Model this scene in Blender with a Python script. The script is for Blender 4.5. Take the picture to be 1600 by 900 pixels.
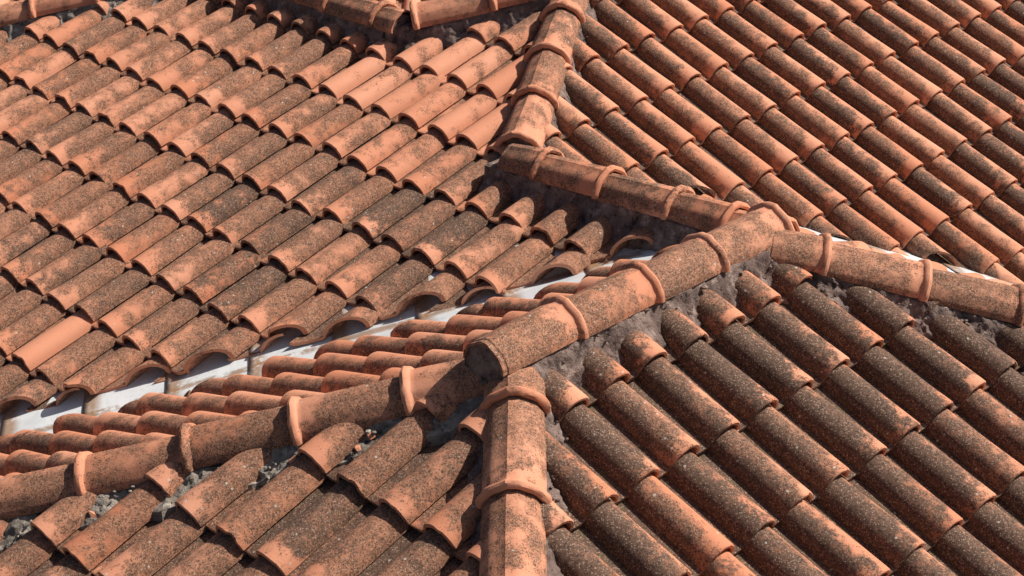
import bpy, bmesh, math, random
import numpy as np
from mathutils import Vector, Matrix, noise

# ------------------------------------------------------------------ scale, camera, sky, sun
S = 0.23                      # one "unit" = the width one roof tile covers
CAMZ = 12.0                   # camera height above the ground (m)
F_PX, PITCH, ROLL = 2999.2, math.radians(26.411), math.radians(1.631)

def W(p):                     # unit space (camera at origin) -> metres
    return Vector((p[0] * S, p[1] * S, p[2] * S + CAMZ))

sc = bpy.context.scene
for o in list(bpy.data.objects):
    bpy.data.objects.remove(o)
cam_d = bpy.data.cameras.new('camera')
cam = bpy.data.objects.new('camera', cam_d)
sc.collection.objects.link(cam)
cam_d.sensor_width = 36.0
cam_d.lens = F_PX / 1600 * 36.0
cam_d.clip_start = 0.1
cam_d.clip_end = 2000
fwd = Vector((0, math.cos(PITCH), -math.sin(PITCH)))
rt0 = Vector((1, 0, 0)); dn0 = -rt0.cross(fwd)
rt = math.cos(ROLL) * rt0 + math.sin(ROLL) * dn0
dn = -math.sin(ROLL) * rt0 + math.cos(ROLL) * dn0
cam.matrix_world = Matrix(((rt.x, -dn.x, -fwd.x, 0), (rt.y, -dn.y, -fwd.y, 0), (rt.z, -dn.z, -fwd.z, CAMZ), (0, 0, 0, 1)))
cam_d.dof.use_dof = True
cam_d.dof.focus_distance = 8.2
cam_d.dof.aperture_fstop = 18.0
sc.camera = cam

SUN_EL = math.radians(48)
SUN_AZ = Vector((0.97, 0.235, 0)).normalized()       # towards the sun, in plan
world = bpy.data.worlds.new('World'); sc.world = world; world.use_nodes = True
wn = world.node_tree.nodes; wl = world.node_tree.links
bg = wn['Background']
sky = wn.new('ShaderNodeTexSky'); sky.sky_type = 'NISHITA'; sky.sun_disc = False
sky.sun_elevation = SUN_EL
sky.sun_rotation = math.atan2(SUN_AZ.x, SUN_AZ.y)
sky.dust_density = 3.0
sky.air_density = 0.8
sky.ozone_density = 0.6
wl.new(sky.outputs['Color'], bg.inputs['Color'])
bg.inputs['Strength'].default_value = 0.05
sd = bpy.data.lights.new('sun', 'SUN'); sd.energy = 5.0; sd.angle = math.radians(0.5); sd.color = (1.0, 0.915, 0.80)
sun = bpy.data.objects.new('sun', sd); sc.collection.objects.link(sun)
sv = Vector((SUN_AZ.x * math.cos(SUN_EL), SUN_AZ.y * math.cos(SUN_EL), math.sin(SUN_EL)))
sun.rotation_euler = sv.to_track_quat('Z', 'Y').to_euler()
sun.location = (6, 8, 20)
sc.view_settings.view_transform = 'Standard'
sc.view_settings.look = 'None'
sc.view_settings.exposure = 0.34
sc.view_settings.gamma = 1.0
sc.cycles.max_bounces = 4
sc.cycles.diffuse_bounces = 3
sc.cycles.glossy_bounces = 2
sc.cycles.adaptive_threshold = 0.02

# ------------------------------------------------------------------ helpers
rng = random.Random(7)
COL = sc.collection

def link(o, parent=None):
    COL.objects.link(o)
    if parent is not None:
        o.parent = parent
    return o

def empty(name, loc, label, cat):
    o = bpy.data.objects.new(name, None); o.location = loc
    o.empty_display_size = 0.3
    link(o); o['label'] = label; o['category'] = cat; o['kind'] = 'thing'
    return o

def mesh_obj(name, me, mat, parent=None, M=None):
    o = bpy.data.objects.new(name, me)
    if mat is not None and len(me.materials) == 0:
        me.materials.append(mat)
    link(o, parent)
    if M is not None:
        o.matrix_world = M
    return o

def place(o, parent, M):
    """link with a parent and keep the given world matrix (parents carry only a location)"""
    link(o, parent)
    loc = Vector((0, 0, 0)); q = parent
    while q is not None:
        loc += q.location; q = q.parent
    o.matrix_basis = Matrix.Translation(-loc) @ M

def proj(p):                  # unit point -> photograph pixel, only to drop tiles far outside the view
    v = Vector(p)
    z = v.dot(fwd)
    if z < 1: return (-9e9, -9e9)
    return (800 + F_PX * v.dot(rt) / z, 450 + F_PX * v.dot(dn) / z)

def smooth(me, ang=38):
    me.polygons.foreach_set('use_smooth', [True] * len(me.polygons))
    me.set_sharp_from_angle(angle=math.radians(ang))

# ------------------------------------------------------------------ materials
def nodes(name):
    m = bpy.data.materials.new(name); m.use_nodes = True
    nt = m.node_tree
    for n in list(nt.nodes):
        if n.type != 'OUTPUT_MATERIAL' and n.type != 'BSDF_PRINCIPLED':
            nt.nodes.remove(n)
    return m, nt, nt.nodes['Principled BSDF']

class G:
    """small node-graph writer"""
    def __init__(s, nt): s.nt = nt
    def val(s, x, sock):
        if isinstance(x, (int, float)): sock.default_value = x
        elif isinstance(x, (tuple, list)): sock.default_value = x
        else: s.nt.links.new(x, sock)
    def math(s, op, a, b=0.0, c=None, clamp=False):
        n = s.nt.nodes.new('ShaderNodeMath'); n.operation = op; n.use_clamp = clamp
        s.val(a, n.inputs[0]); s.val(b, n.inputs[1])
        if c is not None: s.val(c, n.inputs[2])
        return n.outputs[0]
    def add(s, *xs):
        r = xs[0]
        for x in xs[1:]: r = s.math('ADD', r, x)
        return r
    def mul(s, a, b): return s.math('MULTIPLY', a, b)
    def step(s, x, lo, hi, o0=0.0, o1=1.0):
        n = s.nt.nodes.new('ShaderNodeMapRange'); n.interpolation_type = 'SMOOTHSTEP'
        s.val(x, n.inputs[0]); n.inputs[1].default_value = lo; n.inputs[2].default_value = hi
        n.inputs[3].default_value = o0; n.inputs[4].default_value = o1
        return n.outputs[0]
    def noise(s, vec, scale, detail=4, rough=0.6, dist=0.0):
        n = s.nt.nodes.new('ShaderNodeTexNoise'); s.val(vec, n.inputs['Vector'])
        n.inputs['Scale'].default_value = scale; n.inputs['Detail'].default_value = detail
        n.inputs['Roughness'].default_value = rough; n.inputs['Distortion'].default_value = dist
        return n.outputs['Fac']
    def voro(s, vec, scale, rand=1.0):
        n = s.nt.nodes.new('ShaderNodeTexVoronoi'); s.val(vec, n.inputs['Vector'])
        n.inputs['Scale'].default_value = scale; n.inputs['Randomness'].default_value = rand
        return n.outputs['Distance'], n.outputs['Color']
    def mix(s, f, a, b):
        n = s.nt.nodes.new('ShaderNodeMix'); n.data_type = 'RGBA'
        s.val(f, n.inputs[0])
        for x, k in ((a, 6), (b, 7)):
            s.val(x if not isinstance(x, tuple) else (x[0], x[1], x[2], 1), n.inputs[k])
        return n.outputs[2]
    def bump(s, h, strength, dist, normal=None):
        n = s.nt.nodes.new('ShaderNodeBump'); s.val(h, n.inputs['Height'])
        n.inputs['Strength'].default_value = strength; n.inputs['Distance'].default_value = dist
        if normal is not None: s.nt.links.new(normal, n.inputs['Normal'])
        return n.outputs['Normal']

def clay(name, per_object=True):
    """weathered terracotta.  Per-tile values: r = how much lichen, g = tone, b = how black, a = which flank is darker, from lichen and painted shade"""
    m, nt, bsdf = nodes(name); g = G(nt)
    if per_object:
        oi = nt.nodes.new('ShaderNodeObjectInfo')
        colour, alpha = oi.outputs['Color'], oi.outputs['Alpha']
    else:
        at = nt.nodes.new('ShaderNodeAttribute'); at.attribute_name = 'tile_wear'
        colour, alpha = at.outputs['Color'], at.outputs['Alpha']
    sp = nt.nodes.new('ShaderNodeSeparateColor'); nt.links.new(colour, sp.inputs[0])
    R, T, B = sp.outputs[0], sp.outputs[1], sp.outputs[2]
    geo = nt.nodes.new('ShaderNodeNewGeometry'); pos = geo.outputs['Position']
    uvn = nt.nodes.new('ShaderNodeUVMap'); uvn.uv_map = 'UVMap'
    su = nt.nodes.new('ShaderNodeSeparateXYZ'); nt.links.new(uvn.outputs[0], su.inputs[0])
    u, v = su.outputs[0], su.outputs[1]
    # shift the noise for every tile
    off = nt.nodes.new('ShaderNodeCombineXYZ')
    nt.links.new(g.mul(T, 61.0), off.inputs[0]); nt.links.new(g.mul(R, 47.0), off.inputs[1]); nt.links.new(g.mul(B, 83.0), off.inputs[2])
    va = nt.nodes.new('ShaderNodeVectorMath'); va.operation = 'ADD'
    nt.links.new(pos, va.inputs[0]); nt.links.new(off.outputs[0], va.inputs[1])
    P = va.outputs[0]
    n1 = g.noise(P, 9, 1, 0.5)
    f1 = g.noise(P, 13, 5, 0.72)
    f2 = g.noise(P, 38, 3, 0.78)
    f3 = g.noise(P, 85, 2, 0.75)
    n3 = g.noise(P, 230, 1, 0.7)
    lip = g.step(g.add(v, g.mul(g.math('SUBTRACT', f1, 0.5), 0.5)), 0.0, 0.32, -0.20, 0.0)
    lip = g.mul(lip, g.add(0.35, g.mul(g.math('FRACT', g.mul(T, 7.3)), 1.1)))
    top = g.step(v, 0.25, 1.0, 0.0, 0.05)
    side = g.mul(g.math('SUBTRACT', alpha, 0.5), g.mul(g.math('SUBTRACT', u, 0.5), 1.10))  # one flank darker: lichen growth, plus barrel shade put into the colour
    pan = g.step(u, -0.12, 0.03, 0.27, 0.0)  # channels coloured darker for dirt and for the shade between barrels
    cov = g.math('SUBTRACT', R, 0.5)
    blk = g.math('SUBTRACT', B, 0.5)
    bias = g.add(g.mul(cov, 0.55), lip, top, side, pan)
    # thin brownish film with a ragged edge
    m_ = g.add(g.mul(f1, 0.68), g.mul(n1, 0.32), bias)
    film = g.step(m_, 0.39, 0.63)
    # stipple: round specks whose number grows with the cover
    def stipple(scale, p, r0, r1):
        d_, c_ = g.voro(wob, scale)
        s_ = nt.nodes.new('ShaderNodeSeparateColor'); nt.links.new(c_, s_.inputs[0])
        return g.mul(g.step(g.math('SUBTRACT', p, s_.outputs[0]), -0.02, 0.03), g.step(g.math('SUBTRACT', d_, g.mul(s_.outputs[1], 0.16)), r1, r0))
    wv = nt.nodes.new('ShaderNodeTexNoise'); nt.links.new(P, wv.inputs['Vector']); wv.inputs['Scale'].default_value = 120; wv.inputs['Detail'].default_value = 2
    wa = nt.nodes.new('ShaderNodeVectorMath'); wa.operation = 'MULTIPLY_ADD'
    nt.links.new(wv.outputs['Color'], wa.inputs[0]); wa.inputs[1].default_value = (0.008, 0.008, 0.008); nt.links.new(P, wa.inputs[2])
    wob = wa.outputs[0]
    pm = g.add(m_, g.mul(blk, 0.40), g.mul(g.math('SUBTRACT', f2, 0.5), 0.35))
    pm = g.add(pm, g.mul(g.math('SUBTRACT', n1, 0.5), 0.36))
    s1 = stipple(95, g.mul(g.step(pm, 0.40, 0.72), 0.80), 0.22, 0.44)
    s2 = stipple(190, g.mul(g.step(pm, 0.34, 0.68), 0.85), 0.22, 0.50)
    dark = g.math('MAXIMUM', g.mul(s1, 0.85), s2)
    # black crust
    crust = g.step(g.add(g.mul(f1, 0.50), g.mul(f2, 0.50), g.mul(bias, 0.50), g.mul(blk, 0.65)), 0.555, 0.68)
    # pale lichen grains, and a few larger rosettes
    pale = stipple(150, g.mul(g.step(g.add(m_, g.mul(g.math('SUBTRACT', f3, 0.5), 0.9)), 0.44, 0.72), 0.46), 0.12, 0.42)
    vd, vc = g.voro(wob, 48)
    sv_ = nt.nodes.new('ShaderNodeSeparateColor'); nt.links.new(vc, sv_.inputs[0])
    spot = g.mul(g.mul(g.step(g.add(vd, g.mul(n3, 0.2)), 0.42, 0.26), g.step(sv_.outputs[0], 0.975, 0.979)), g.step(R, 0.35, 0.55))
    # the clay itself
    warm = g.mix(T, (0.50, 0.188, 0.102), (0.61, 0.292, 0.188))
    warm = g.mix(g.mul(g.step(n1, 0.3, 0.7), 0.45), warm, (0.56, 0.230, 0.130))
    warm = g.mix(g.mul(g.step(n3, 0.45, 0.75), 0.30), warm, (0.43, 0.175, 0.10))
    filmc = g.mix(g.step(f2, 0.38, 0.60), (0.165, 0.082, 0.053), (0.350, 0.170, 0.103))
    filmc = g.mix(g.mul(g.step(B, 0.35, 0.85), 0.75), filmc, g.mix(g.step(f3, 0.4, 0.6), (0.095, 0.058, 0.041), (0.225, 0.125, 0.082)))
    darkc = g.mix(g.step(f3, 0.38, 0.62), (0.028, 0.019, 0.015), (0.110, 0.066, 0.046))
    palec = g.mix(g.step(n3, 0.35, 0.65), (0.52, 0.33, 0.245), (0.43, 0.345, 0.275))
    c = g.mix(g.mul(film, 0.86), warm, filmc)
    c = g.mix(g.mul(crust, 0.72), c, g.mix(f3, (0.022, 0.018, 0.015), (0.085, 0.064, 0.052)))
    c = g.mix(g.mul(dark, 0.88), c, darkc)
    c = g.mix(g.mul(pale, 0.60), c, palec)
    c = g.mix(g.mul(spot, 0.8), c, (0.50, 0.46, 0.41))
    mossn = g.step(g.add(f1, g.mul(bias, 0.25)), 0.70, 0.76)
    c = g.mix(g.mul(mossn, 0.30), c, (0.10, 0.095, 0.045))
    nt.links.new(c, bsdf.inputs['Base Color'])
    rough = g.add(0.74, g.mul(film, 0.12))
    nt.links.new(rough, bsdf.inputs['Roughness'])
    bsdf.inputs['Specular IOR Level'].default_value = 0.28
    h = g.add(g.mul(n3, 0.6), g.mul(f2, 0.8))
    nt.links.new(g.bump(h, 0.55, 0.0035), bsdf.inputs['Normal'])
    return m

def mortar_mat(name, a, b, cc):
    m, nt, bsdf = nodes(name); g = G(nt)
    geo = nt.nodes.new('ShaderNodeNewGeometry'); P = geo.outputs['Position']
    n1 = g.noise(P, 7, 5, 0.65, 0.4); n2 = g.noise(P, 60, 5, 0.7); n3 = g.noise(P, 220, 3, 0.6)
    f1 = g.noise(P, 16, 7, 0.66)
    c = g.mix(g.step(g.add(g.mul(n1, 0.5), g.mul(f1, 0.5)), 0.40, 0.62), a, b)
    c = g.mix(g.step(f1, 0.54, 0.66), c, cc)
    c = g.mix(g.mul(g.step(g.add(g.mul(n2, 0.7), g.mul(n1, 0.3)), 0.60, 0.68), 0.7), c, (0.38, 0.32, 0.28))
    c = g.mix(g.mul(g.step(g.add(g.mul(n2, 0.35), g.mul(f1, 0.65)), 0.47, 0.38), 0.85), c, (0.032, 0.026, 0.024))
    nt.links.new(c, bsdf.inputs['Base Color'])
    bsdf.inputs['Roughness'].default_value = 0.92
    bsdf.inputs['Specular IOR Level'].default_value = 0.2
    nt.links.new(g.bump(g.add(g.mul(f1, 1.4), g.mul(n2, 0.8), g.mul(n3, 0.25)), 1.0, 0.012), bsdf.inputs['Normal'])
    return m

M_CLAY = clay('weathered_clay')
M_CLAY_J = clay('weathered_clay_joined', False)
M_MORT = mortar_mat('old_mortar', (0.14, 0.100, 0.090), (0.25, 0.185, 0.165), (0.35, 0.275, 0.245))
M_MORT_G = mortar_mat('grey_mortar', (0.21, 0.182, 0.158), (0.38, 0.335, 0.29), (0.50, 0.445, 0.385))

def plain(name, col, rough=0.8, var=0.25, scale=20):
    m, nt, bsdf = nodes(name); g = G(nt)
    geo = nt.nodes.new('ShaderNodeNewGeometry')
    n = g.noise(geo.outputs['Position'], scale, 5, 0.65)
    nt.links.new(g.mix(n, tuple(x * (1 - var) for x in col), tuple(min(1, x * (1 + var)) for x in col)), bsdf.inputs['Base Color'])
    bsdf.inputs['Roughness'].default_value = rough
    nt.links.new(g.bump(n, 0.3, 0.004), bsdf.inputs['Normal'])
    return m

def flash_mat():
    m, nt, bsdf = nodes('painted_flashing'); g = G(nt)
    uvn = nt.nodes.new('ShaderNodeUVMap'); uvn.uv_map = 'UVMap'
    geo = nt.nodes.new('ShaderNodeNewGeometry'); P = geo.outputs['Position']
    su = nt.nodes.new('ShaderNodeSeparateXYZ'); nt.links.new(uvn.outputs[0], su.inputs[0])
    u, v = su.outputs[0], su.outputs[1]
    n1 = g.noise(P, 5, 5, 0.65, 0.6); n2 = g.noise(P, 45, 5, 0.7); n3 = g.noise(P, 160, 3, 0.6)
    c = g.mix(g.step(n1, 0.35, 0.7), (0.66, 0.70, 0.74), (0.54, 0.58, 0.62))
    # silt that has collected in the centre fold, rust runs at the laps
    fold = g.step(g.math('ABSOLUTE', g.add(u, g.mul(g.math('SUBTRACT', n2, 0.5), 0.05), -0.5)), 0.065, 0.02)
    silt = g.mul(fold, g.step(g.add(n1, g.mul(n2, 0.3)), 0.52, 0.66))
    c = g.mix(g.mul(silt, 0.85), c, (0.27, 0.17, 0.11))
    streak = g.step(g.add(g.mul(g.noise(P, 2.3, 2, 0.5), 0.7), g.mul(n2, 0.3)), 0.52, 0.60)
    c = g.mix(g.mul(streak, 0.45), c, (0.36, 0.27, 0.20))
    lap = g.mul(g.step(g.add(v, g.mul(n2, 0.10)), 0.30, 0.16), g.step(g.add(n2, n1), 0.72, 1.0))
    c = g.mix(g.mul(lap, 0.85), c, (0.30, 0.17, 0.09))
    c = g.mix(g.mul(g.step(g.add(n3, g.mul(n2, 0.5)), 0.86, 0.95), 0.6), c, (0.33, 0.26, 0.2))
    nt.links.new(c, bsdf.inputs['Base Color'])
    bsdf.inputs['Roughness'].default_value = 0.42
    nt.links.new(g.bump(g.add(n1, g.mul(n2, 0.2)), 0.25, 0.006), bsdf.inputs['Normal'])
    return m

M_FLASH = flash_mat()
M_DECK = plain('roof_underlay', (0.10, 0.075, 0.06), 0.9, 0.4, 30)
M_GROUND = plain('pavement', (0.20, 0.195, 0.175), 0.9, 0.3, 3)
M_PLASTER = plain('pale_plaster', (0.62, 0.50, 0.40), 0.85, 0.12, 4)

# ------------------------------------------------------------------ roof planes (unit space): n.x = c
RV = Vector((0.7212, 0.6927, 0)); RV.normalize()      # along the wing's ridge, away from the camera
DV = Vector((RV.y, -RV.x, 0))                          # square to it, towards the right front
UP = Vector((0, 0, 1))

class Slope:
    def __init__(s, n, c, fall, lat):
        s.n = Vector(n).normalized(); s.c = c
        s.u = Vector((-fall.y, fall.x, 0)).normalized()           # to the right when looking up the slope
        s.v = s.n.cross(s.u); s.v = s.v if s.v.z > 0 else -s.v
        s.col, s.row, s.org = lat                                   # in (u, v) coordinates
    def z(s, x, y): return (s.c - s.n.x * x - s.n.y * y) / s.n.z
    def pt(s, a, b, h=0.0): return s.u * a + s.v * b + s.n * (s.c + h)
    def uv(s, p): p = Vector(p); return p.dot(s.u), p.dot(s.v)

SL = {
 'A': Slope((-0.2142, -0.2057, 0.9549), -23.974, -RV, ((1.0, 0.0017), (-0.0486, 1.7392), (-42.397, 16.276))),
 'F': Slope((0.2981, -0.3106, 0.9026), -27.211, DV, ((1.0046, 0.001), (-0.0563, 1.6285), (36.3255, 18.8713))),
 'D': Slope((0.2694, -0.2807, 0.9212), -21.3076, DV, ((0.9834, 0.0003), (0.0584, 1.7086), (21.3753, 9.3867))),
 'C': Slope((-0.2794, -0.2682, 0.9219), -20.9817, -RV, ((1.0175, -0.0149), (0.10, 1.7461), (-22.7841, 6.6792))),
 'B': Slope((-0.256, 0.2667, 0.9291), -6.6452, -DV, ((1.0, 0.0), (0.0, 1.70), (0, 0))),
 'E': Slope((0.2877, 0.2761, 0.9171), -3.66, RV, ((1.0, 0.0), (0.0, 1.70), (0, 0))),
}
# lattices of the two slopes that show only in part: columns follow -r / -d
SL['B'].org = (-19.78, -28.81)
e_ = SL['E']; e_.org = (0.35, 0.6)

# the photographed lip corner sits on the barrel's flank: its place in the tile's own frame
TIPX = {'A': -0.27, 'C': -0.27, 'F': 0.28, 'D': 0.34, 'B': 0.0, 'E': 0.0}
TIPZ = {'A': 0.42, 'C': 0.36, 'F': 0.36, 'D': 0.36, 'B': 0.44, 'E': 0.50}

# ------------------------------------------------------------------ hip, ridge and valley lines (unit space; crest of the cap tiles)
def V(*a): return Vector(a)
H4a, H4b = V(0.20, 40.05, -16.14), V(2.75, 51.0, -13.21)
R1dir = V(RV.x, RV.y, -0.02)
R1o = V(0, 27.3, -14.23)
R1a, R1b = R1o + R1dir * -0.72, R1o + R1dir * 6.72
H2a, H2b = V(0.0, 27.0, -14.60), V(-0.09, 22.8, -15.86)
hB, hC = SL['B'], SL['C']
def hipdir(p, q, x0, x1, h):
    """points on the meeting line of two slopes at two x values"""
    out = []
    for x in (x0, x1):
        # solve p.z(x,y) = q.z(x,y)
        y0, y1 = 0.0, 60.0
        f0 = p.z(x, y0) - q.z(x, y0); f1 = p.z(x, y1) - q.z(x, y1)
        y = y0 + (y1 - y0) * f0 / (f0 - f1)
        out.append(V(x, y, p.z(x, y) + h))
    return out
H1a, H1b = hipdir(hB, hC, -0.35, -10.5, 0.33)
H1a.y += 0.22; H1b.y += 0.22
H3a, H3b = hipdir(SL['D'], SL['E'], 4.75, 12.0, 0.43)
H5a, H5b = V(0.0, 39.68, -16.05), V(5.0, 34.95, -15.89)
VAB = hipdir(SL['A'], SL['B'], -16.0, 3.4, -0.42)
VFE = hipdir(SL['F'], SL['E'], 0.6, 16.0, -0.42)
T1a, T1b = V(-2.97, 46.77, -15.16), V(-8.5, 52.57, -15.14)
T2a, T2b = V(-2.40, 46.36, -15.06), V(1.70, 46.36, -14.15)
T3a, T3b = V(-17.0, 52.3, -17.22), V(-8.5, 52.3, -15.34)

# ------------------------------------------------------------------ tile shapes
TL = 1.90                     # full length (one course shows about 1.7)
TH = 0.066                    # thickness
RISE = 0.138
BR = 0.350                    # half width of the barrel
BH = 0.362                    # height of the barrel                  # how far the lip rides up on the tile below

def tile_mesh(seed):
    rg = random.Random(seed)
    k = 12
    prof = [(-0.80, 0.035), (-0.755, 0.0), (-0.58, -0.012), (-0.43, 0.002)]
    for i in range(k + 1):
        a = math.pi * (1 - i / k)
        prof.append((BR * math.cos(a), 0.012 + BH * max(0.0, math.sin(a)) ** 0.88))
    prof[-1] = (BR + 0.004, 0.040)
    n = len(prof)
    rows = [(0.0, -0.016), (0.018, 0.0), (0.10, 0.002), (0.75, 0.0), (1.35, 0.0), (TL, 0.0)]
    verts, uvs = [], []
    warp = rg.uniform(-0.012, 0.012); twist = rg.uniform(-0.010, 0.010)
    jag = [rg.uniform(-0.007, 0.007) for _ in prof]
    if seed == 5:                               # a chipped lip
        c = rg.randrange(6, n - 2); jag[c] += 0.03; jag[c + 1] += 0.02
    for (y, dr) in rows:
        t = y / TL
        sx = 1.0 - 0.075 * t
        for i, (x, z) in enumerate(prof):
            xx = x * (sx if x > -0.42 else 1.0); zz = z * (sx if z > 0.02 else 1)
            if dr and z > 0.02:
                l = math.hypot(x, z); xx += dr * x / l; zz += dr * z / l
            elif dr < 0: zz += dr * 0.6
            zz += RISE * (1 - y / 1.7) + warp * math.sin(math.pi * t) + twist * x * (1 - 2 * t)
            yy = y + (jag[i] if y < 0.05 else 0)
            verts.append((xx, yy, zz)); uvs.append(((x + BR) / (2 * BR), y / 1.7))
    m = len(rows)
    base = len(verts)
    for (y, jg) in ((0.0, 1), (TL, 0)):               # inner skin
        t = y / TL; sx = 1.0 - 0.075 * t
        for i, (x, z) in enumerate(prof):
            if i >= 4:
                a = math.pi * (1 - (i - 4) / k); R_ = BR - TH
                xx, zz = R_ * math.cos(a) * sx, (0.012 + (BH - TH) * max(0.0, math.sin(a)) ** 0.88) * sx
                if i == n - 1: xx = BR + 0.004 - TH; zz = 0.036
                if i == 4: xx = -BR + 0.02; zz = -0.06
            else:
                xx, zz = x, z - TH
            zz += RISE * (1 - y / 1.7) + twist * x * (1 - 2 * t)
            verts.append((xx, y + (jag[i] if jg else 0), zz)); uvs.append((0.5, y / 1.7))
    faces = []
    for r_ in range(m - 1):
        for i in range(n - 1):
            a = r_ * n + i; faces.append((a, a + 1, a + n + 1, a + n))
    i0, i1 = base, base + n
    for i in range(n - 1):
        faces.append((i0 + i + 1, i0 + i, i1 + i, i1 + i + 1))
        faces.append((i, i0 + i, i0 + i + 1, i + 1))                                     # lip face
        faces.append(((m - 1) * n + i + 1, i1 + i + 1, i1 + i, (m - 1) * n + i))
    left = [r_ * n for r_ in range(m)]; right = [r_ * n + n - 1 for r_ in range(m)]
    faces.append(tuple(left + [i1, i0])); faces.append(tuple(reversed(right + [i1 + n - 1, i0 + n - 1])))
    me = bpy.data.meshes.new('roof_tile_%d' % seed)
    me.from_pydata(verts, [], faces)
    uvl = me.uv_layers.new(name='UVMap')
    for p in me.polygons:
        for li in p.loop_indices:
            uvl.data[li].uv = uvs[me.loops[li].vertex_index]
    smooth(me); me.materials.append(M_CLAY)
    return me

VARIANTS = [tile_mesh(i) for i in range(1, 13)]

def cut_mesh(me, M, planes, name):
    """copy of a tile cut by vertical planes (point, outward normal), given in unit space; None when nothing is left"""
    bm = bmesh.new(); bm.from_mesh(me)
    Mi = M.inverted(); Mt = M.to_3x3().transposed()
    for co, no in planes:
        lc = Mi @ Vector(co); ln = (Mt @ Vector(no)).normalized()
        r_ = bmesh.ops.bisect_plane(bm, geom=bm.verts[:] + bm.edges[:] + bm.faces[:], dist=1e-5, plane_co=lc, plane_no=ln, clear_outer=True)
        ed = [x for x in r_['geom_cut'] if isinstance(x, bmesh.types.BMEdge)]
        if not bm.verts: break
        if ed:
            try: bmesh.ops.triangle_fill(bm, use_beauty=True, use_dissolve=False, edges=ed)
            except Exception: pass
    if len(bm.faces) < 6:
        bm.free(); return None
    ys = [v.co.y for v in bm.verts]; xs = [v.co.x for v in bm.verts]
    if max(ys) - min(ys) < 0.22 or max(xs) - min(xs) < 0.16:
        bm.free(); return None
    out = bpy.data.meshes.new(name); bm.to_mesh(out); bm.free(); out.materials.append(M_CLAY)
    smooth(out)
    return out

class Bound:
    def __init__(s, p0, p1, inside, off, jit=0.0, ext=(0.0, 0.0)):
        s.p0 = Vector((p0[0], p0[1])); s.p1 = Vector((p1[0], p1[1]))
        s.d = (s.p1 - s.p0); s.L = s.d.length; s.d.normalize()
        nn = Vector((s.d.y, -s.d.x))
        if (Vector(inside) - s.p0).dot(nn) > 0: nn = -nn
        s.n = nn; s.off = off; s.jit = jit; s.ext = ext            # n points outwards
    def test(s, c):
        q = Vector((c[0], c[1])) - s.p0
        t = q.dot(s.d)
        if t < -s.ext[0] or t > s.L + s.ext[1]: return None
        return q.dot(s.n)

ABLINE = ((-22, 34.95), (3.6, 35.92)); BALINE = ((-22, 33.10), (3.0, 33.75))
BOUND = {
 'A': [Bound(*ABLINE, (0, 45), 0.0, 0.10, (9, 0)), Bound(H5a, H5b, (-5, 36), 0.20, 0.03, (0.2, 1)), Bound(H4a, H4b, (-8, 45), 0.28, 0.03, (0, 9)),
       Bound(T2a, T2b, (0, 40), 0.24, 0.04, (0.2, 1)), Bound(T1a, T1b, (-12, 40), 0.30, 0.04, (0.3, 0)), Bound(T3a, T3b, (-12, 40), 0.40, 0.04, (9, 0))],
 'F': [Bound(H4a, H4b, (10, 45), 0.34, 0.03, (1, 9)), Bound((0.2, 40.10), (18, 39.95), (5, 50), 0.0, 0.20, (2, 9))],
 'D': [Bound(H2a, H2b, (5, 25), 0.36, 0.03, (1, 9)), Bound(R1o, R1b, (8, 25), 0.22, 0.05, (0.5, 0.5)), Bound(H3a, H3b, (8, 25), 0.24, 0.03, (1.5, 9))],
 'C': [Bound(H2a, H2b, (-5, 25), 0.36, 0.03, (1, 9)), Bound(H1a, H1b, (-5, 20), 0.34, 0.06, (1, 9))],
 'B': [Bound(R1o, R1b, (-5, 33), 0.28, 0.03, (1, 1)), Bound(H1a, H1b, (-5, 33), 0.20, 0.03, (1, 9)), Bound(*BALINE, (-5, 30), 0.0, 0.16, (9, 9)),
       Bound(H5a, H5b, (-5, 36), 0.25, 0.03, (1, 1)), Bound((4.75, 31.0), (3.9, 36.0), (0, 32), 0.0, 0.0, (1, 3))],
 'E': [Bound(H3a, H3b, (8, 36), 0.15, 0.03, (0.3, 9)), Bound((0, 36.9), (18, 36.9), (5, 30), 0.0, 0.10, (9, 9)), Bound(H5a, H5b, (8, 38), 0.25, 0.03, (1, 0.6)),
       Bound(H5b, R1b, (10, 36), 0.2, 0.0, (0, 0.3))],
}
INSIDE_OK = 1.25
REACH = {'A': (-9, 30, -9, 9), 'F': (-18, 22, -12, 8), 'D': (-12, 14, -8, 5), 'C': (-8, 12, -6, 5), 'B': (-14, 14, -10, 12), 'E': (2, 36, -32, -8)}

# wear of each slope: lichen cover, blackness, flank darkened by lichen and painted shade (0.5 = none; >0.5 = right flank looking up)
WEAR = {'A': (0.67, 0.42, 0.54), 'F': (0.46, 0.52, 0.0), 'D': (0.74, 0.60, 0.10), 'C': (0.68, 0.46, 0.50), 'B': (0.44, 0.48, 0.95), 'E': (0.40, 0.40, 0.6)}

def tile_matrix(key, ci, ri, rg):
    s = SL[key]
    a = s.org[0] + s.col[0] * ci + s.row[0] * ri
    b_ = s.org[1] + s.col[1] * ci + s.row[1] * ri
    X = (s.u * s.col[0] + s.v * s.col[1]).normalized()
    Y = (s.u * s.row[0] + s.v * s.row[1]); elen = Y.length; Y.normalize()
    Z = s.n.copy()
    wsc = s.col[0]
    o = s.pt(a, b_) - Z * TIPZ[key] - X * TIPX[key] * wsc
    o += X * rg.gauss(0, 0.014) + Y * (rg.gauss(0, 0.022) - (0.09 if rg.random() < 0.03 else 0)) + Z * rg.gauss(0, 0.007)
    yaw = rg.gauss(0, 0.016)
    X2 = (X + Y * yaw).normalized(); Y2 = (Y - X * yaw).normalized()
    M = Matrix.Identity(4)
    for i in range(3):
        M[i][0] = X2[i] * wsc; M[i][1] = Y2[i] * elen / 1.7; M[i][2] = Z[i]; M[i][3] = o[i]
    return M

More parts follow.
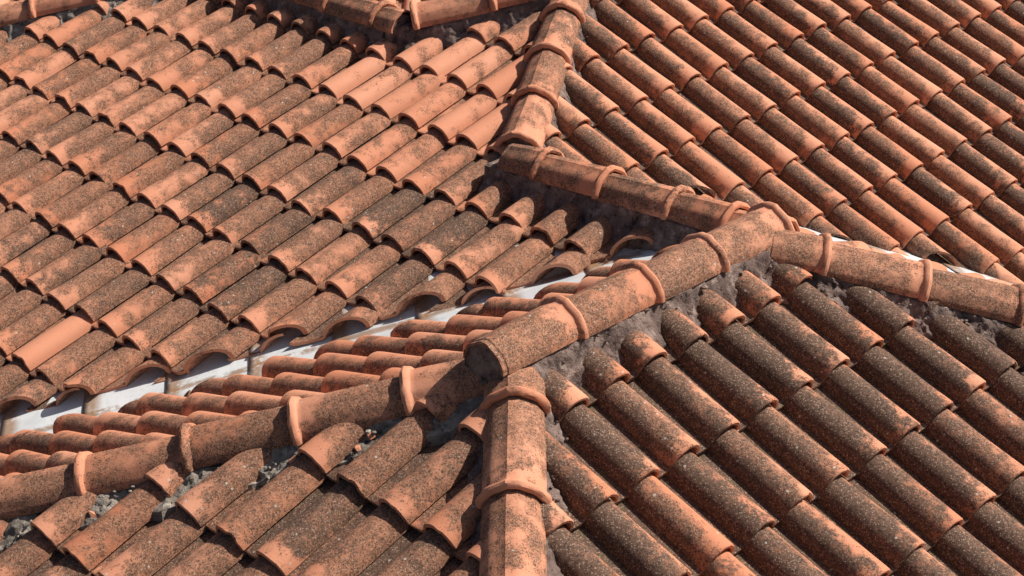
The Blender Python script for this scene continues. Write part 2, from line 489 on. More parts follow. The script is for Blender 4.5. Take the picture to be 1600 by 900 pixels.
TOM = Matrix.Translation((0, 0, CAMZ)) @ Matrix.Diagonal((S, S, S, 1))

def wear(key, M, rg):
    c0, b0, a0 = WEAR[key]
    cov = rg.gauss(c0, 0.075); tone = rg.random(); blk = rg.gauss(b0, 0.065)
    c = M @ Vector((0, 0.8, 0.3)); px = proj(c)
    if key == 'A':
        d_ = max(0.0, 1 - math.hypot((px[0] - 680) / 210, (px[1] - 150) / 120))
        cov -= 0.46 * min(1, d_ * 2.2); tone += 0.2 * d_
        if px[1] < 190 and px[0] < 330: cov -= 0.12 * rg.random() + 0.05; blk -= 0.04
        if px[0] < 200 and px[1] < 420: cov += 0.02
        if 280 < px[1] < 520 and 230 < px[0] < 720: blk += 0.05; cov += 0.04
        if abs(px[0] - 75) < 24 and abs(px[1] - 515) < 16: cov = 0.10
    elif key == 'F':
        if rg.random() < 0.05: cov += 0.14; blk += 0.06
    elif key == 'D':
        if px[1] > 760 and px[0] < 1050: cov -= 0.06
        if px[1] > 600: cov -= 0.04 * rg.random()
        if abs(px[0] - 1150) < 40 and px[1] > 870: cov = 0.15
        if px[0] > 1130 and px[1] < 640: blk += 0.08
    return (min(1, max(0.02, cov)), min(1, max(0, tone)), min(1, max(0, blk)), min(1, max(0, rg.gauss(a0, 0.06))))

POLY = {
 'A': [(-26, 35.0), (3.6, 35.6), (4.2, 35.2), (0.0, 39.6), (2.7, 51), (1.7, 46.3), (-2.7, 46.5), (-8.5, 52.5), (-26, 52.5)],
 'F': [(0.2, 40.2), (20, 40.4), (24, 64), (5.5, 64)],
 'B': [(-0.2, 27.1), (4.8, 31.7), (4.2, 34.4), (3.0, 34.6), (-18, 34.6), (-14, 27.2)],
 'C': [(0, 26.9), (-14, 27.1), (-12, 12), (-0.3, 12)],
 'D': [(0, 26.9), (4.7, 31.4), (16, 31.4), (16, 12), (-0.3, 12)],
 'E': [(5.6, 31.8), (16, 31.5), (18, 40.1), (5.9, 38.5)],
}
def outside(poly, x, y):
    """0 inside the polygon, else the distance to it"""
    ins = False; best = 1e9; n = len(poly)
    for i in range(n):
        (x0, y0), (x1, y1) = poly[i], poly[(i + 1) % n]
        if (y0 > y) != (y1 > y) and x < x0 + (x1 - x0) * (y - y0) / (y1 - y0): ins = not ins
        dx, dy = x1 - x0, y1 - y0
        t = max(0, min(1, ((x - x0) * dx + (y - y0) * dy) / (dx * dx + dy * dy)))
        best = min(best, math.hypot(x - x0 - t * dx, y - y0 - t * dy))
    return 0.0 if ins else best

def tiles_of(key):
    """all tiles of a slope: list of (matrix, mesh or None-if-whole, variant, wear, screen size)"""
    rg = random.Random(hash(key) % 1000 if False else ord(key) * 13)
    out = []
    c0, c1, r0, r1 = REACH[key]
    for ri in range(r0, r1 + 1):
        for ci in range(c0, c1 + 1):
            M = tile_matrix(key, ci, ri, rg); vi = rg.randrange(len(VARIANTS)); wr = wear(key, M, rg)
            js = [rg.gauss(0, 1) for _ in range(6)]; ang = [rg.gauss(0, 0.05) for _ in range(6)]
            ctr = M @ Vector((-0.1, 0.85, 0.2)); px = proj(ctr)
            if not (-170 < px[0] < 1770 and -150 < px[1] < 1050): continue
            if outside(POLY[key], ctr.x, ctr.y) > (0.3 if key == 'E' else 1.25): continue
            planes = []; dead = False
            for k, bd in enumerate(BOUND[key]):
                t = bd.test(ctr)
                if t is None: continue
                if t > -bd.off + INSIDE_OK + 0.2: dead = True; break
                if t > -bd.off - 1.35:
                    j = js[k] * bd.jit
                    n2 = Vector((bd.n.x * math.cos(ang[k] * (bd.jit > 0.05)) - bd.n.y * math.sin(ang[k] * (bd.jit > 0.05)), bd.n.x * math.sin(ang[k] * (bd.jit > 0.05)) + bd.n.y * math.cos(ang[k] * (bd.jit > 0.05))))
                    foot = Vector((ctr.x, ctr.y)) - bd.n * (t + bd.off + j)
                    planes.append(((foot.x, foot.y, 0), (n2.x, n2.y, 0)))
            if dead: continue
            me = None
            if planes:
                corners = [M @ Vector(q) for q in ((-0.8, 0, 0.1), (0.35, 0, 0.1), (-0.8, TL, 0.1), (0.35, TL, 0.1))]
                need = [p for p in planes if max((Vector((c.x - p[0][0], c.y - p[0][1]))).dot(Vector(p[1][:2])) for c in corners) > 0]
                if need:
                    me = cut_mesh(VARIANTS[vi], M, need, 'cut_tile')
                    if me is None: continue
            zc = ctr.dot(fwd)
            vis = (-25 < px[0] < 1625 and -25 < px[1] < 925)
            out.append([M, me, vi, wr, (1000 / zc if vis else 0.0), key])
    return out

# ------------------------------------------------------------------ the two roofs
ORG_MAIN = W((0, 45, -24)); ORG_WING = W((2, 29, -24))
main = empty('main_roof', ORG_MAIN, 'large terracotta tile roof filling the upper half, split by a stepped hip', 'roof')
wing = empty('wing_roof', ORG_WING, 'lower hipped terracotta roof in the foreground with raised ridge and darker mossy tiles', 'roof')

def deck(key, pts, parent, name, label=None):
    """boarding under the tiles: a slab that follows the slope; pts in plan"""
    s = SL[key]
    top = [Vector((x, y, s.z(x, y) - 0.50)) for x, y in pts]
    bot = [p - Vector((0, 0, 0.35)) for p in top]
    n = len(pts)
    me = bpy.data.meshes.new(name)
    vs = [W(p) - parent.location for p in top + bot]
    fs = [tuple(range(n)), tuple(range(2 * n - 1, n - 1, -1))] + [(i, n + i, n + (i + 1) % n, (i + 1) % n) for i in range(n)]
    me.from_pydata([tuple(v) for v in vs], [], fs); me.validate()
    bm = bmesh.new(); bm.from_mesh(me); bmesh.ops.recalc_face_normals(bm, faces=bm.faces); bm.to_mesh(me); bm.free()
    o = bpy.data.objects.new(name, me); me.materials.append(M_DECK); link(o, parent)
    if label: o['label'] = label
    return o

DECKS = {
 'A': (main, [(-24, 35.2), (3.6, 35.6), (4.2, 35.2), (0.0, 39.6), (1.7, 46.3), (-2.7, 46.5), (-8.5, 52.5), (-24, 52.5)], 'left slope, falling to the lower left, brick-orange with brown speckled lichen'),
 'F': (main, [(0.2, 40.2), (18, 40.4), (20, 60), (4.5, 60)], 'right slope, falling to the lower right, paler tiles with shaded flanks'),
 'B': (wing, [(-0.2, 27.1), (4.8, 31.7), (4.2, 34.4), (3.0, 34.9), (-16, 34.9), (-14, 27.2)], 'far slope seen edge-on behind the ridge'),
 'C': (wing, [(0, 26.9), (-13, 27.1), (-11, 14), (-0.3, 14)], 'front slope between the two hips'),
 'D': (wing, [(0, 26.9), (4.7, 31.4), (14, 31.4), (14, 14), (-0.3, 14)], 'near right slope with the darkest tiles'),
 'E': (wing, [(4.9, 31.8), (14, 31.5), (16, 40.1), (1.6, 39.8), (5.2, 35.0)], 'narrow far slope glimpsed behind the right hip'),
}
decks = {}
for k, (par, pts, lab) in DECKS.items():
    decks[k] = deck(k, pts, par, 'roof_slope', lab)

all_tiles = {k: tiles_of(k) for k in 'AFDCBE'}
LIMIT = 300
def build_tiles(keys):
    lst = [t for k in keys for t in all_tiles[k]]
    lst.sort(key=lambda t: -t[4])
    single, rest = lst[:LIMIT], lst[LIMIT:]
    keep = [t for t in single if t[4] > 0]
    rest = [t for t in single if t[4] <= 0] + rest
    for M, me, vi, wr, sz, key in keep:
        o = bpy.data.objects.new('roof_tile', me if me is not None else VARIANTS[vi])
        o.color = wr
        place(o, decks[key], TOM @ M)
    for key in keys:
        part = [t for t in rest if t[5] == key]
        if not part: continue
        bm = bmesh.new()
        wl_ = bm.verts.layers.float_color.new('tile_wear')
        par = decks[key]; loc = par.location + par.parent.location
        for M, me, vi, wr, sz, _ in part:
            n0 = len(bm.verts); tmp = (me if me is not None else VARIANTS[vi]).copy()
            tmp.transform(Matrix.Translation(-loc) @ TOM @ M)
            bm.from_mesh(tmp); bm.verts.ensure_lookup_table()
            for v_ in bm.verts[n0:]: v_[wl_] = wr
            bpy.data.meshes.remove(tmp)
        me2 = bpy.data.meshes.new('far_tiles'); bm.to_mesh(me2); bm.free()
        me2.materials.clear(); me2.materials.append(M_CLAY_J)
        for p in me2.polygons: p.material_index = 0
        smooth(me2)
        o = bpy.data.objects.new('far_tiles', me2); link(o, par); o['kind'] = 'stuff'
    return len(keep), len(rest)
print('TILES main', build_tiles('AF'), 'wing', build_tiles('DCBE'))

# ------------------------------------------------------------------ ridge and hip cap tiles
CW, CH = 0.50, 0.46           # half width and height of a cap
def cap_profile(off):
    pts = [(-CW, 0.0), (-CW * 0.985, 0.11), (-0.365, 0.315), (-0.125, CH - 0.015), (-0.10, CH + 0.012), (0.10, CH + 0.012), (0.125, CH - 0.015), (0.365, 0.315), (CW * 0.985, 0.11), (CW, 0.0)]
    # soften the facet corners
    res = [pts[0]]
    for i in range(len(pts) - 1):
        a, b_ = Vector(pts[i]), Vector(pts[i + 1])
        if i in (3, 5): res.append(tuple(b_)); continue
        if i > 0: res.append(tuple(a.lerp(b_, 0.15)))
        res.append(tuple(a.lerp(b_, 0.5)))
        if i < len(pts) - 2: res.append(tuple(a.lerp(b_, 0.85)))
    res.append(pts[-1])
    o = []
    for x, z in res:
        l = math.hypot(x, z * 1.0 + 0.02); o.append((x + off * x / l, max(0.0, z + off * (z + 0.02) / l) - (0.0 if z > 0.02 else 0.01)))
    return o

def cap_mesh(L, seed, collar=True):
    rg = random.Random(seed)
    rows = [(-0.015, 0.005), (0.0, 0.040), (0.024, 0.068), (0.066, 0.082), (0.108, 0.070), (0.138, 0.040), (0.156, 0.006), (0.180, -0.006), (0.25, 0.0), (L * 0.6, -0.012), (L - 0.12, -0.030), (L - 0.10, -0.045), (L - 0.05, -0.045), (L - 0.03, -0.035), (L, -0.038)]
    if not collar: rows = [(y, min(o_, 0.0)) for y, o_ in rows]
    verts, uvs, faces = [], [], []
    base = cap_profile(0.0); n = len(base)
    for y, off in rows:
        pr = cap_profile(off)
        for i, (x, z) in enumerate(pr):
            rad = 0.006 * noise.noise(Vector((x * 4 + seed * 3.1, y * 4, z * 4))) + 0.008 * noise.noise(Vector((x * 11 + seed, y * 9, z * 11))) * (y < 0.2)
            verts.append((x + rad * 2, y + 0.006 * rg.uniform(-1, 1) * (y < 0.01), z + rad + 0.055 * (1 - y / L)))
            uvs.append((i / (n - 1), y / L))
    m = len(rows)
    ib = len(verts)
    for y, off in ((0.0, -0.045), (L, -0.085)):
        for i, (x, z) in enumerate(cap_profile(off)):
            verts.append((x, y, z + 0.055 * (1 - y / L))); uvs.append((i / (n - 1), y / L))
    for r_ in range(m - 1):
        for i in range(n - 1):
            a = r_ * n + i; faces.append((a, a + 1, a + n + 1, a + n))
    for i in range(n - 1):
        faces.append((ib + i + 1, ib + i, ib + n + i, ib + n + i + 1))
        faces.append((i, ib + i, ib + i + 1, i + 1))
        faces.append(((m - 1) * n + i + 1, ib + n + i + 1, ib + n + i, (m - 1) * n + i))
    left = [r_ * n for r_ in range(m)]; right = [r_ * n + n - 1 for r_ in range(m)]
    faces.append(tuple(left + [ib + n, ib])); faces.append(tuple(reversed(right + [ib + 2 * n - 1, ib + n - 1])))
    me = bpy.data.meshes.new('ridge_tile'); me.from_pydata(verts, [], faces)
    uvl = me.uv_layers.new(name='UVMap')
    for p in me.polygons:
        for li in p.loop_indices: uvl.data[li].uv = uvs[me.loops[li].vertex_index]
    smooth(me, 31); me.materials.append(M_CLAY)
    return me

def frame_along(lo, hi):
    Y = (hi - lo).normalized(); X = Y.cross(UP).normalized(); Z = X.cross(Y)
    return X, Y, Z

def caps(bed, lo, hi, pos, wear4, seed, last_over=0.2, plain_first=False):
    """cap tiles on the line lo -> hi (crest), collars at the given distances from lo; each reaches under the next collar"""
    X, Y, Z = frame_along(lo, hi)
    rg = random.Random(seed)
    for k in range(len(pos) - 1):
        L = pos[k + 1] - pos[k] + (0.16 if k < len(pos) - 2 else last_over)
        me = cap_mesh(L, seed * 10 + k, not (plain_first and k == 0))
        o = bpy.data.objects.new('ridge_tile', me)
        c = wear4
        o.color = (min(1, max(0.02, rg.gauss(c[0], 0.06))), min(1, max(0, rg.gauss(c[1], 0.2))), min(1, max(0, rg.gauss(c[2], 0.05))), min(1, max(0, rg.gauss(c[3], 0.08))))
        yaw = rg.gauss(0, 0.012)
        X2 = (X + Y * yaw).normalized(); Y2 = (Y - X * yaw).normalized()
        org = lo + Y * pos[k] - Z * (CH + 0.03) + X * rg.gauss(0, 0.012) + Z * rg.gauss(0, 0.008)
        M = Matrix.Identity(4)
        for i in range(3):
            M[i][0] = X2[i]; M[i][1] = Y2[i]; M[i][2] = Z[i]; M[i][3] = org[i]
        place(o, bed, TOM @ M)

def fbm(p, o=4):
    return noise.fractal(p, 0.9, 2.1, o)

def mortar(name, parent, lo, hi, left, right, wl=0.35, wr=0.35, mat=None, seed=0, ends=(0.0, 0.0), top=0.02, amp=0.06, label=None):
    """a lumpy bed of mortar below the caps, running out onto the slopes on either side (functions z(x,y) of the tiles' pan level)"""
    X, Y, Z = frame_along(lo, hi)
    Lh = (hi - lo).length; n = max(8, int(Lh / 0.05)); m = 44
    XP = Vector((X.x, X.y, 0)).normalized()
    half = CW - 0.02
    vs, fs = [], []
    for i in range(n + 1):
        t = -ends[0] + (Lh + ends[0] + ends[1]) * i / n
        c = lo + Y * t - Z * (CH + 0.03)
        for j in range(m + 1):
            s_ = -1 + 2 * j / m
            side = -1 if s_ < 0 else 1
            w_ = wl if side < 0 else wr
            w_ *= 1 + 0.35 * noise.noise(Vector((t * 1.3, seed * 7.7 + side * 3, 0.5)))
            fz = left if side < 0 else right
            a = abs(s_)
            q = a / 0.35 if a < 0.35 else 1.0
            if a <= 0.35:
                lat = half * q; p = c + XP * side * lat; z = p.z + top
            else:
                k = (a - 0.35) / 0.65
                lat = half + w_ * k
                p = c + XP * side * lat
                pe = c + XP * side * (half + w_)
                zt = (c + XP * side * half).z + top
                zb = fz(pe.x, pe.y) - 0.06
                sag = k ** 0.8
                z = zt + (zb - zt) * sag
            nz = fbm(Vector((p.x * 1.7, p.y * 1.7, seed + z * 1.2))) * amp * 1.3 + noise.noise(Vector((p.x * 7, p.y * 7, seed + z * 6))) * amp * 0.60 + noise.noise(Vector((p.x * 15, p.y * 15, z * 13 + seed))) * amp * 0.50 - max(0.0, noise.noise(Vector((p.x * 9 + 5, p.y * 9, z * 9 + seed))) - 0.25) * amp * 1.6
            f_ = min(1.0, max(0.0, (a - 0.22) / 0.15))
            p = Vector((p.x, p.y, z)) + (XP * side * 0.7 + UP * 0.6) * nz * f_
            vs.append(p)
    for i in range(n):
        for j in range(m):
            a = i * (m + 1) + j; fs.append((a, a + m + 1, a + m + 2, a + 1))
    # skirt and floor so that the bed is a closed lump
    b0 = len(vs); m1 = m + 1
    ring = [i * m1 for i in range(n + 1)] + [n * m1 + j for j in range(1, m1)] + [i * m1 + m for i in range(n - 1, -1, -1)] + [j for j in range(m - 1, 0, -1)]
    for k in ring: vs.append(vs[k] - Vector((0, 0, 0.35)))
    for k in range(len(ring)):
        k2 = (k + 1) % len(ring); fs.append((ring[k], b0 + k, b0 + k2, ring[k2]))
    fs.append(tuple(b0 + k for k in range(len(ring))))
    me = bpy.data.meshes.new(name)
    me.from_pydata([tuple(W(p) - parent.location) for p in vs], [], fs); me.validate()
    bm = bmesh.new(); bm.from_mesh(me); bmesh.ops.recalc_face_normals(bm, faces=bm.faces); bm.to_mesh(me); bm.free()
    smooth(me, 50)
    o = bpy.data.objects.new(name, me); me.materials.append(mat or M_MORT); link(o, parent)
    if label: o['label'] = label
    return o

def plug(bed, lo, hi, at, seed, mat, grooves=True, sc_=0.97):
    """mortar that closes the open end of a cap; trowel scratches cut into it"""
    X, Y, Z = frame_along(lo, hi)
    pr = cap_profile(-0.05)
    org = lo + Y * at - Z * (CH + 0.03)
    n, m = 36, 30
    vs, fs = [], []
    xs = [p[0] for p in pr]
    def hgt(x):
        x = max(min(x, pr[-1][0]), pr[0][0])
        for i in range(len(pr) - 1):
            a, b_ = pr[i], pr[i + 1]
            if a[0] <= x <= b_[0] and b_[0] > a[0]: return a[1] + (b_[1] - a[1]) * (x - a[0]) / (b_[0] - a[0])
        return 0.0
    for i in range(n + 1):
        x = (-1 + 2 * i / n) * (CW - 0.05)
        h0 = hgt(x) - 0.02
        for j in range(m + 1):
            z = -0.30 + (h0 + 0.30) * j / m
            dd = 0.02 * fbm(Vector((x * 4, z * 4, seed))) + 0.012 * noise.noise(Vector((x * 20, z * 20, seed)))
            if grooves:
                for ang in (0.8, -0.7):
                    q = (x * math.cos(ang) + z * math.sin(ang)) / 0.17
                    q = abs(q - round(q))
                    if q < 0.07: dd -= 0.018 * (1 - q / 0.07)
            vs.append(org + X * x + Z * z - Y * dd - Y * 0.05 * (1 - j / m))
    m1 = m + 1
    for i in range(n):
        for j in range(m):
            a = i * m1 + j; fs.append((a, a + m1, a + m1 + 1, a + 1))
    b0 = len(vs)
    ring = [i * m1 for i in range(n + 1)] + [n * m1 + j for j in range(1, m1)] + [i * m1 + m for i in range(n - 1, -1, -1)] + [j for j in range(m - 1, 0, -1)]
    for k in ring: vs.append(vs[k] + Y * 0.25)
    for k in range(len(ring)):
        k2 = (k + 1) % len(ring); fs.append((ring[k], b0 + k, b0 + k2, ring[k2]))
    fs.append(tuple(b0 + k for k in range(len(ring))))
    loc = bed.location + bed.parent.location
    me = bpy.data.meshes.new('mortar_plug'); me.from_pydata([tuple(W(p) - loc) for p in vs], [], fs); me.validate()
    bm = bmesh.new(); bm.from_mesh(me); bmesh.ops.recalc_face_normals(bm, faces=bm.faces); bm.to_mesh(me); bm.free()
    smooth(me, 50)
    o = bpy.data.objects.new('mortar_plug', me); me.materials.append(mat); link(o, bed)
    return o

def panz(key, dz=-0.36):
    s = SL[key]
    return lambda x, y: s.z(x, y) + dz

def flat_to(a, b_, w):        # pan level of whichever slope is higher
    return lambda x, y: max(SL[a].z(x, y), SL[b_].z(x, y)) - 0.36

# frame_along(lo -> hi): X points to the right of the uphill direction
BEDS = {}
bed = BEDS['H4'] = mortar('mortar_bed', main, H4a, H4b, panz('A'), panz('F'), 0.26, 0.34, M_MORT, 1, (0.25, 0), label='hip running up from the middle to the top edge')
caps(bed, H4a, H4b, [0.02, 1.80, 3.60, 5.40, 7.2, 9.0], (0.57, 0.70, 0.42, 0.53), 11)
plug(bed, H4a, H4b, 0.20, 3, M_MORT, False)
bed = BEDS['H5'] = mortar('mortar_bed', main, H5b, H5a, lambda x, y: max(SL['A'].z(x, y), SL['B'].z(x, y)) - 0.36, panz('E'), 0.34, 0.22, M_MORT, 2, (0.2, 0.25), label='low ridge that steps down between the upper hip and the wing ridge')
caps(bed, H5b, H5a, [-0.6, 0.55, 2.0, 3.85, 5.65, 6.75], (0.50, 0.35, 0.46, 0.46), 12, 0.05)
bed = mortar('mortar_bed', main, T1a, T1b, panz('E', -3.0), panz('A'), 0.3, 0.42, M_MORT, 3, (0.35, 0.2), label='ridge along the top left edge')
caps(bed, T1a, T1b, [-0.70, 0.05, 1.95, 3.85, 5.75, 7.65], (0.62, 0.45, 0.42, 0.5), 13, plain_first=True)
plug(bed, T1a, T1b, -0.66, 7, M_MORT, False)
bed = mortar('mortar_bed', main, T1a + V(-0.2, 0.15, -0.12), T2a + V(0.35, 0, -0.02), panz('E', -3.0), panz('A'), 0.3, 0.3, M_MORT, 31, (0.1, 0.1), top=0.16, amp=0.09, label='lump of mortar joining the two top ridges')
bed = mortar('mortar_bed', main, T2a, T2b, lambda x, y: SL['A'].z(x, 2 * 46.36 - y) - 0.36, panz('A'), 0.3, 0.36, M_MORT, 4, (0.2, 0), label='short hip rising to the right along the top edge')
caps(bed, T2a, T2b, [0.05, 2.05, 4.0], (0.55, 0.45, 0.42, 0.5), 14)
bed = mortar('mortar_bed', main, T3a, T3b, lambda x, y: SL['A'].z(x, 2 * 52.3 - y) - 0.36, panz('A'), 0.3, 0.36, M_MORT_G, 5, (0, 0), label='hip at the top left corner')
caps(bed, T3a, T3b, [0.0, 1.85, 3.72, 5.6, 7.5], (0.5, 0.45, 0.42, 0.5), 15)

R1lo, R1hi = R1b, R1a         # collars sit at the far ends
bed = BEDS['R1'] = mortar('mortar_bed', wing, R1lo, R1hi, panz('D', -0.27), panz('B'), 0.34, 0.22, M_MORT, 6, (0.15, -0.22), amp=0.075, label='raised ridge of the wing')
caps(bed, R1lo, R1hi, [0.06, 1.93, 3.67, 5.54, 7.42], (0.65, 0.75, 0.44, 0.44), 16, 0.0)
plug(bed, R1hi, R1lo, 0.07, 5, M_MORT)
bed = BEDS['H2'] = mortar('mortar_bed', wing, H2b, H2a, panz('C', -0.28), panz('D', -0.28), 0.27, 0.32, M_MORT, 7, (0.3, 0), label='near hip coming straight towards the viewer')
L2 = (H2a - H2b).length
caps(bed, H2b, H2a, [-0.45, L2 - 2.82, L2 - 0.90, L2 + 0.1], (0.65, 0.75, 0.43, 0.5), 17, 0.0)
bed = BEDS['H1'] = mortar('mortar_bed', wing, H1b, H1a, panz('B'), panz('C', -0.17), 0.22, 0.44, M_MORT_G, 8, (0, 0.1), amp=0.085, label='left hip on crumbling grey mortar')
L1 = (H1a - H1b).length; kx = L1 / 10.15
caps(bed, H1b, H1a, [L1 - (9.25 - 0.35) * kx, L1 - (7.37 - 0.35) * kx, L1 - (5.55 - 0.35) * kx, L1 - (3.71 - 0.35) * kx, L1 - (1.84 - 0.35) * kx, L1 + 0.2], (0.54, 0.50, 0.44, 0.56), 18, 0.0)
bed = BEDS['H3'] = mortar('mortar_bed', wing, H3b, H3a, panz('D', -0.27), panz('E'), 0.40, 0.2, M_MORT, 9, (0, 0.2), amp=0.085, label='right hip running off the right edge')
L3 = (H3b - H3a).length; k3 = L3 / 7.25
caps(bed, H3b, H3a, [L3 - (11.2 - 4.75) * k3, L3 - (9.37 - 4.75) * k3, L3 - (7.62 - 4.75) * k3, L3 - (5.78 - 4.75) * k3, L3 + 0.1], (0.60, 0.70, 0.44, 0.42), 19, 0.0)

# ------------------------------------------------------------------ crumbs of mortar and broken bits of tile along the beds
def lump_verts(rg, size):
    bm = bmesh.new(); bmesh.ops.create_icosphere(bm, subdivisions=1, radius=size)
    k = Vector((rg.random() * 9, rg.random() * 9, rg.random() * 9))
    for v_ in bm.verts:
        v_.co *= 1 + 0.45 * noise.noise(v_.co / size * 0.9 + k)
        v_.co.z *= 0.7
    return bm

def crumbs(bedo, lo, hi, slopes, n, seed, mat):
    """slopes: (key, side) with side +1 = right of lo->hi; the bits lie on the tiles just below the bed"""
    rg = random.Random(seed); X, Y, Z = frame_along(lo, hi); XP = Vector((X.x, X.y, 0)).normalized(); L = (hi - lo).length
    out = bmesh.new(); loc = bedo.location + bedo.parent.location
    for _ in range(n):
        key, side, reach = rg.choice(slopes)
        t = rg.uniform(0, L); lat = CW - 0.02 + abs(rg.gauss(0, 1)) * reach * 0.55
        c = lo + Y * t + XP * side * lat
        f = min(1.0, (lat - CW + 0.02) / reach)
        zt = (lo + Y * t).z - CH - 0.02; zb = SL[key].z(c.x, c.y) - 0.33
        p = Vector((c.x, c.y, zt + (zb - zt) * f ** 0.8 + 0.01))
        b2 = lump_verts(rg, rg.uniform(0.014, 0.042) * (1.6 if rg.random() < 0.12 else 1))
        bmesh.ops.transform(b2, matrix=Matrix.Translation(p) @ Matrix.Rotation(rg.random() * 6.28, 4, 'Z'), verts=b2.verts)
        tm = bpy.data.meshes.new('t'); b2.to_mesh(tm); b2.free()
        tm.transform(Matrix.Translation(-loc) @ TOM); out.from_mesh(tm); bpy.data.meshes.remove(tm)
    me = bpy.data.meshes.new('mortar_crumbs'); out.to_mesh(me); out.free(); me.materials.append(mat)
    o = bpy.data.objects.new('mortar_crumbs', me); link(o, bedo); o['kind'] = 'stuff'

def shard(bedo, p, size, seed, tone):
    rg = random.Random(seed); n = rg.choice((4, 5, 5, 6))
    pts = [Vector((math.cos(6.283 * k / n + rg.uniform(-.3, .3)) * size * rg.uniform(0.6, 1.2), math.sin(6.283 * k / n + rg.uniform(-.3, .3)) * size * rg.uniform(0.5, 0.9), 0.02 * rg.uniform(-1, 1))) for k in range(n)]
    vs = [q + Vector((0, 0, 0.035)) for q in pts] + [q * 0.93 - Vector((0, 0, 0.03)) for q in pts]
    fs = [tuple(range(n)), tuple(range(2 * n - 1, n - 1, -1))] + [(k, n + k, n + (k + 1) % n, (k + 1) % n) for k in range(n)]
    me = bpy.data.meshes.new('tile_fragment'); me.from_pydata([tuple(q) for q in vs], [], fs)
    uvl = me.uv_layers.new(name='UVMap')
    for l in uvl.data: l.uv = (0.5, 0.3)
    me.materials.append(M_CLAY)
    o = bpy.data.objects.new('tile_fragment', me); o.color = (0.30, tone, 0.4, 0.5)
    rot = Matrix.Rotation(rg.uniform(0, 6.28), 4, 'Z') @ Matrix.Rotation(rg.uniform(-0.7, 0.7), 4, 'X') @ Matrix.Rotation(rg.uniform(-0.5, 0.5), 4, 'Y')
    place(o, bedo, TOM @ Matrix.Translation(p) @ rot)

crumbs(BEDS['H1'], H1b, H1a, [('C', 1, 0.62)], 110, 41, M_MORT_G)
crumbs(BEDS['H2'], H2b, H2a, [('C', -1, 0.28), ('D', 1, 0.34)], 70, 42, M_MORT)
crumbs(BEDS['H3'], H3b, H3a, [('D', -1, 0.42)], 110, 43, M_MORT)
crumbs(BEDS['R1'], R1lo, R1hi, [('D', -1, 0.45)], 40, 44, M_MORT)
crumbs(BEDS['H4'], H4a, H4b, [('F', 1, 0.34), ('A', -1, 0.26)], 90, 45, M_MORT)
crumbs(BEDS['H5'], H5b, H5a, [('A', -1, 0.34)], 60, 46, M_MORT)
for k, (x, off, sz) in enumerate(((-2.35, 0.62, 0.10), (-2.55, 0.78, 0.07), (-3.45, 0.60, 0.13), (-3.62, 0.70, 0.08), (-5.75, 0.72, 0.12), (-5.95, 0.86, 0.08), (-7.0, 0.75, 0.10))):
    f = (x - H1a.x) / (H1b.x - H1a.x); c = H1a.lerp(H1b, f) + Vector((0, -off, 0))
    shard(BEDS['H1'], Vector((c.x, c.y, SL['C'].z(c.x, c.y) - 0.20 + 0.2 * max(0, 0.8 - off))), sz, 60 + k, 0.5 + 0.07 * k)

# ------------------------------------------------------------------ valley flashing
def flashing(pts, pa, pb, parent, npan, seed):
    """folded sheet in the valley between slopes pa and pb: lapped lengths"""
    p0, p1 = pts
    d_ = (p1 - p0); L = d_.length; Y = d_.normalized()
    XP = Vector((Y.y, -Y.x, 0)).normalized()
    rg = random.Random(seed)
    root = None
    for k in range(npan):
        a0, a1 = L * k / npan - 0.12, L * (k + 1) / npan
        vs, uvs, fs = [], [], []
        ny, nx = 14, 18
        for i in range(ny + 1):
            t = a0 + (a1 - a0) * i / ny
            c = p0 + Y * t
            for j in range(nx + 1):
                s_ = (j / nx * 2 - 1) * 1.5
                p = c + XP * s_
                z = max(pa.z(p.x, p.y), pb.z(p.x, p.y)) - 0.455
                z += 0.05 * math.exp(-(s_ / 0.10) ** 2) + 0.010 * noise.noise(Vector((p.x * 1.5, p.y * 3, seed))) + 0.035 * (1 - i / ny)
                vs.append(Vector((p.x, p.y, z))); uvs.append((j / nx, i / ny))
        for i in range(ny):
            for j in range(nx):
                a = i * (nx + 1) + j; fs.append((a, a + 1, a + nx + 2, a + nx + 1))
        me = bpy.data.meshes.new('flashing_sheet')
        par = root if root else parent
        loc = parent.location
        me.from_pydata([tuple(W(p) - loc) for p in vs], [], fs)
        uvl = me.uv_layers.new(name='UVMap')
        for p in me.polygons:
            for li in p.loop_indices: uvl.data[li].uv = uvs[me.loops[li].vertex_index]
        smooth(me, 60)
        o = bpy.data.objects.new('valley_flashing', me); me.materials.append(M_FLASH); link(o, parent)
        md = o.modifiers.new('thickness', 'SOLIDIFY'); md.thickness = 0.0015
flashing(VAB, SL['A'], SL['B'], main, 11, 3)
flashing(VFE, SL['F'], SL['E'], main, 8, 8)

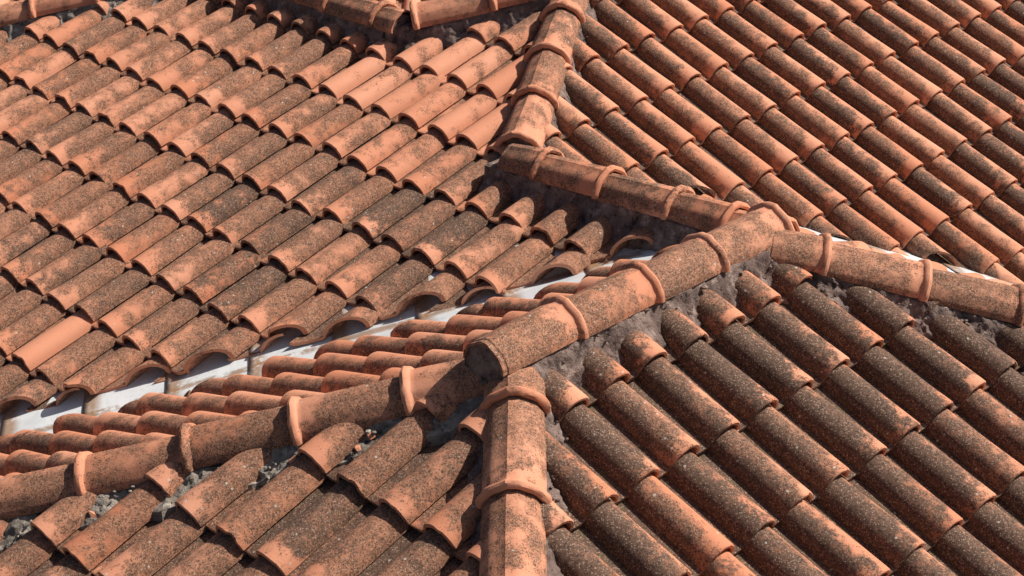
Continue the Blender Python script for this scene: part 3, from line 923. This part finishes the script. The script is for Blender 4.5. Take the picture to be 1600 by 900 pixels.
# ------------------------------------------------------------------ beyond the ridge: a neighbouring roof and the ground far below
def far_roof():
    root = empty('neighbouring_roof', W((-8, 84, -38)), 'sunlit pale terracotta roof glimpsed beyond the top ridges', 'roof')
    n = Vector((0.10, -0.30, 0.95)).normalized()
    u_ = Vector((n.z, 0, -n.x)).normalized(); v_ = n.cross(u_)
    org = Vector((-5.6, 76.0, -23.2))
    bm = bmesh.new(); wl_ = bm.verts.layers.float_color.new('tile_wear')
    rg = random.Random(5)
    for ri in range(-5, 9):
        for ci in range(-14, 6):
            M = Matrix.Identity(4); o = org + u_ * ci + v_ * ri * 1.7
            for i in range(3):
                M[i][0] = u_[i]; M[i][1] = v_[i]; M[i][2] = n[i]; M[i][3] = o[i]
            n0 = len(bm.verts); tmp = rg.choice(VARIANTS).copy(); tmp.transform(Matrix.Translation(-root.location) @ TOM @ M)
            bm.from_mesh(tmp); bm.verts.ensure_lookup_table()
            wr = (max(0.02, rg.gauss(0.16, 0.05)), 0.75 + 0.25 * rg.random(), 0.3, 0.5)
            for q in bm.verts[n0:]: q[wl_] = wr
            bpy.data.meshes.remove(tmp)
    me = bpy.data.meshes.new('far_tiles'); bm.to_mesh(me); bm.free()
    me.materials.clear(); me.materials.append(M_CLAY_J); smooth(me)
    o = bpy.data.objects.new('far_tiles', me); link(o, root); o['kind'] = 'stuff'
    # boarding and walls below
    a = [org + u_ * x + v_ * y - n * 0.25 for x, y in ((-14.9, -8.6), (5.4, -8.6), (5.4, 17.2), (-14.9, 17.2))]
    lo = [Vector((p.x, p.y, -CAMZ / S)) for p in a]
    mw = bpy.data.meshes.new('wall')
    mw.from_pydata([tuple(W(p) - root.location) for p in a + lo], [], [(0, 1, 2, 3), (0, 4, 5, 1), (1, 5, 6, 2), (2, 6, 7, 3), (3, 7, 4, 0)])
    ow = bpy.data.objects.new('wall', mw); mw.materials.append(M_PLASTER); link(ow, root)
far_roof()

gm = bpy.data.meshes.new('ground')
gs = 600
gm.from_pydata([(-gs, -gs, 0), (gs, -gs, 0), (gs, gs, 0), (-gs, gs, 0)], [], [(0, 1, 2, 3)])
g_o = mesh_obj('ground', gm, M_GROUND); g_o['kind'] = 'structure'
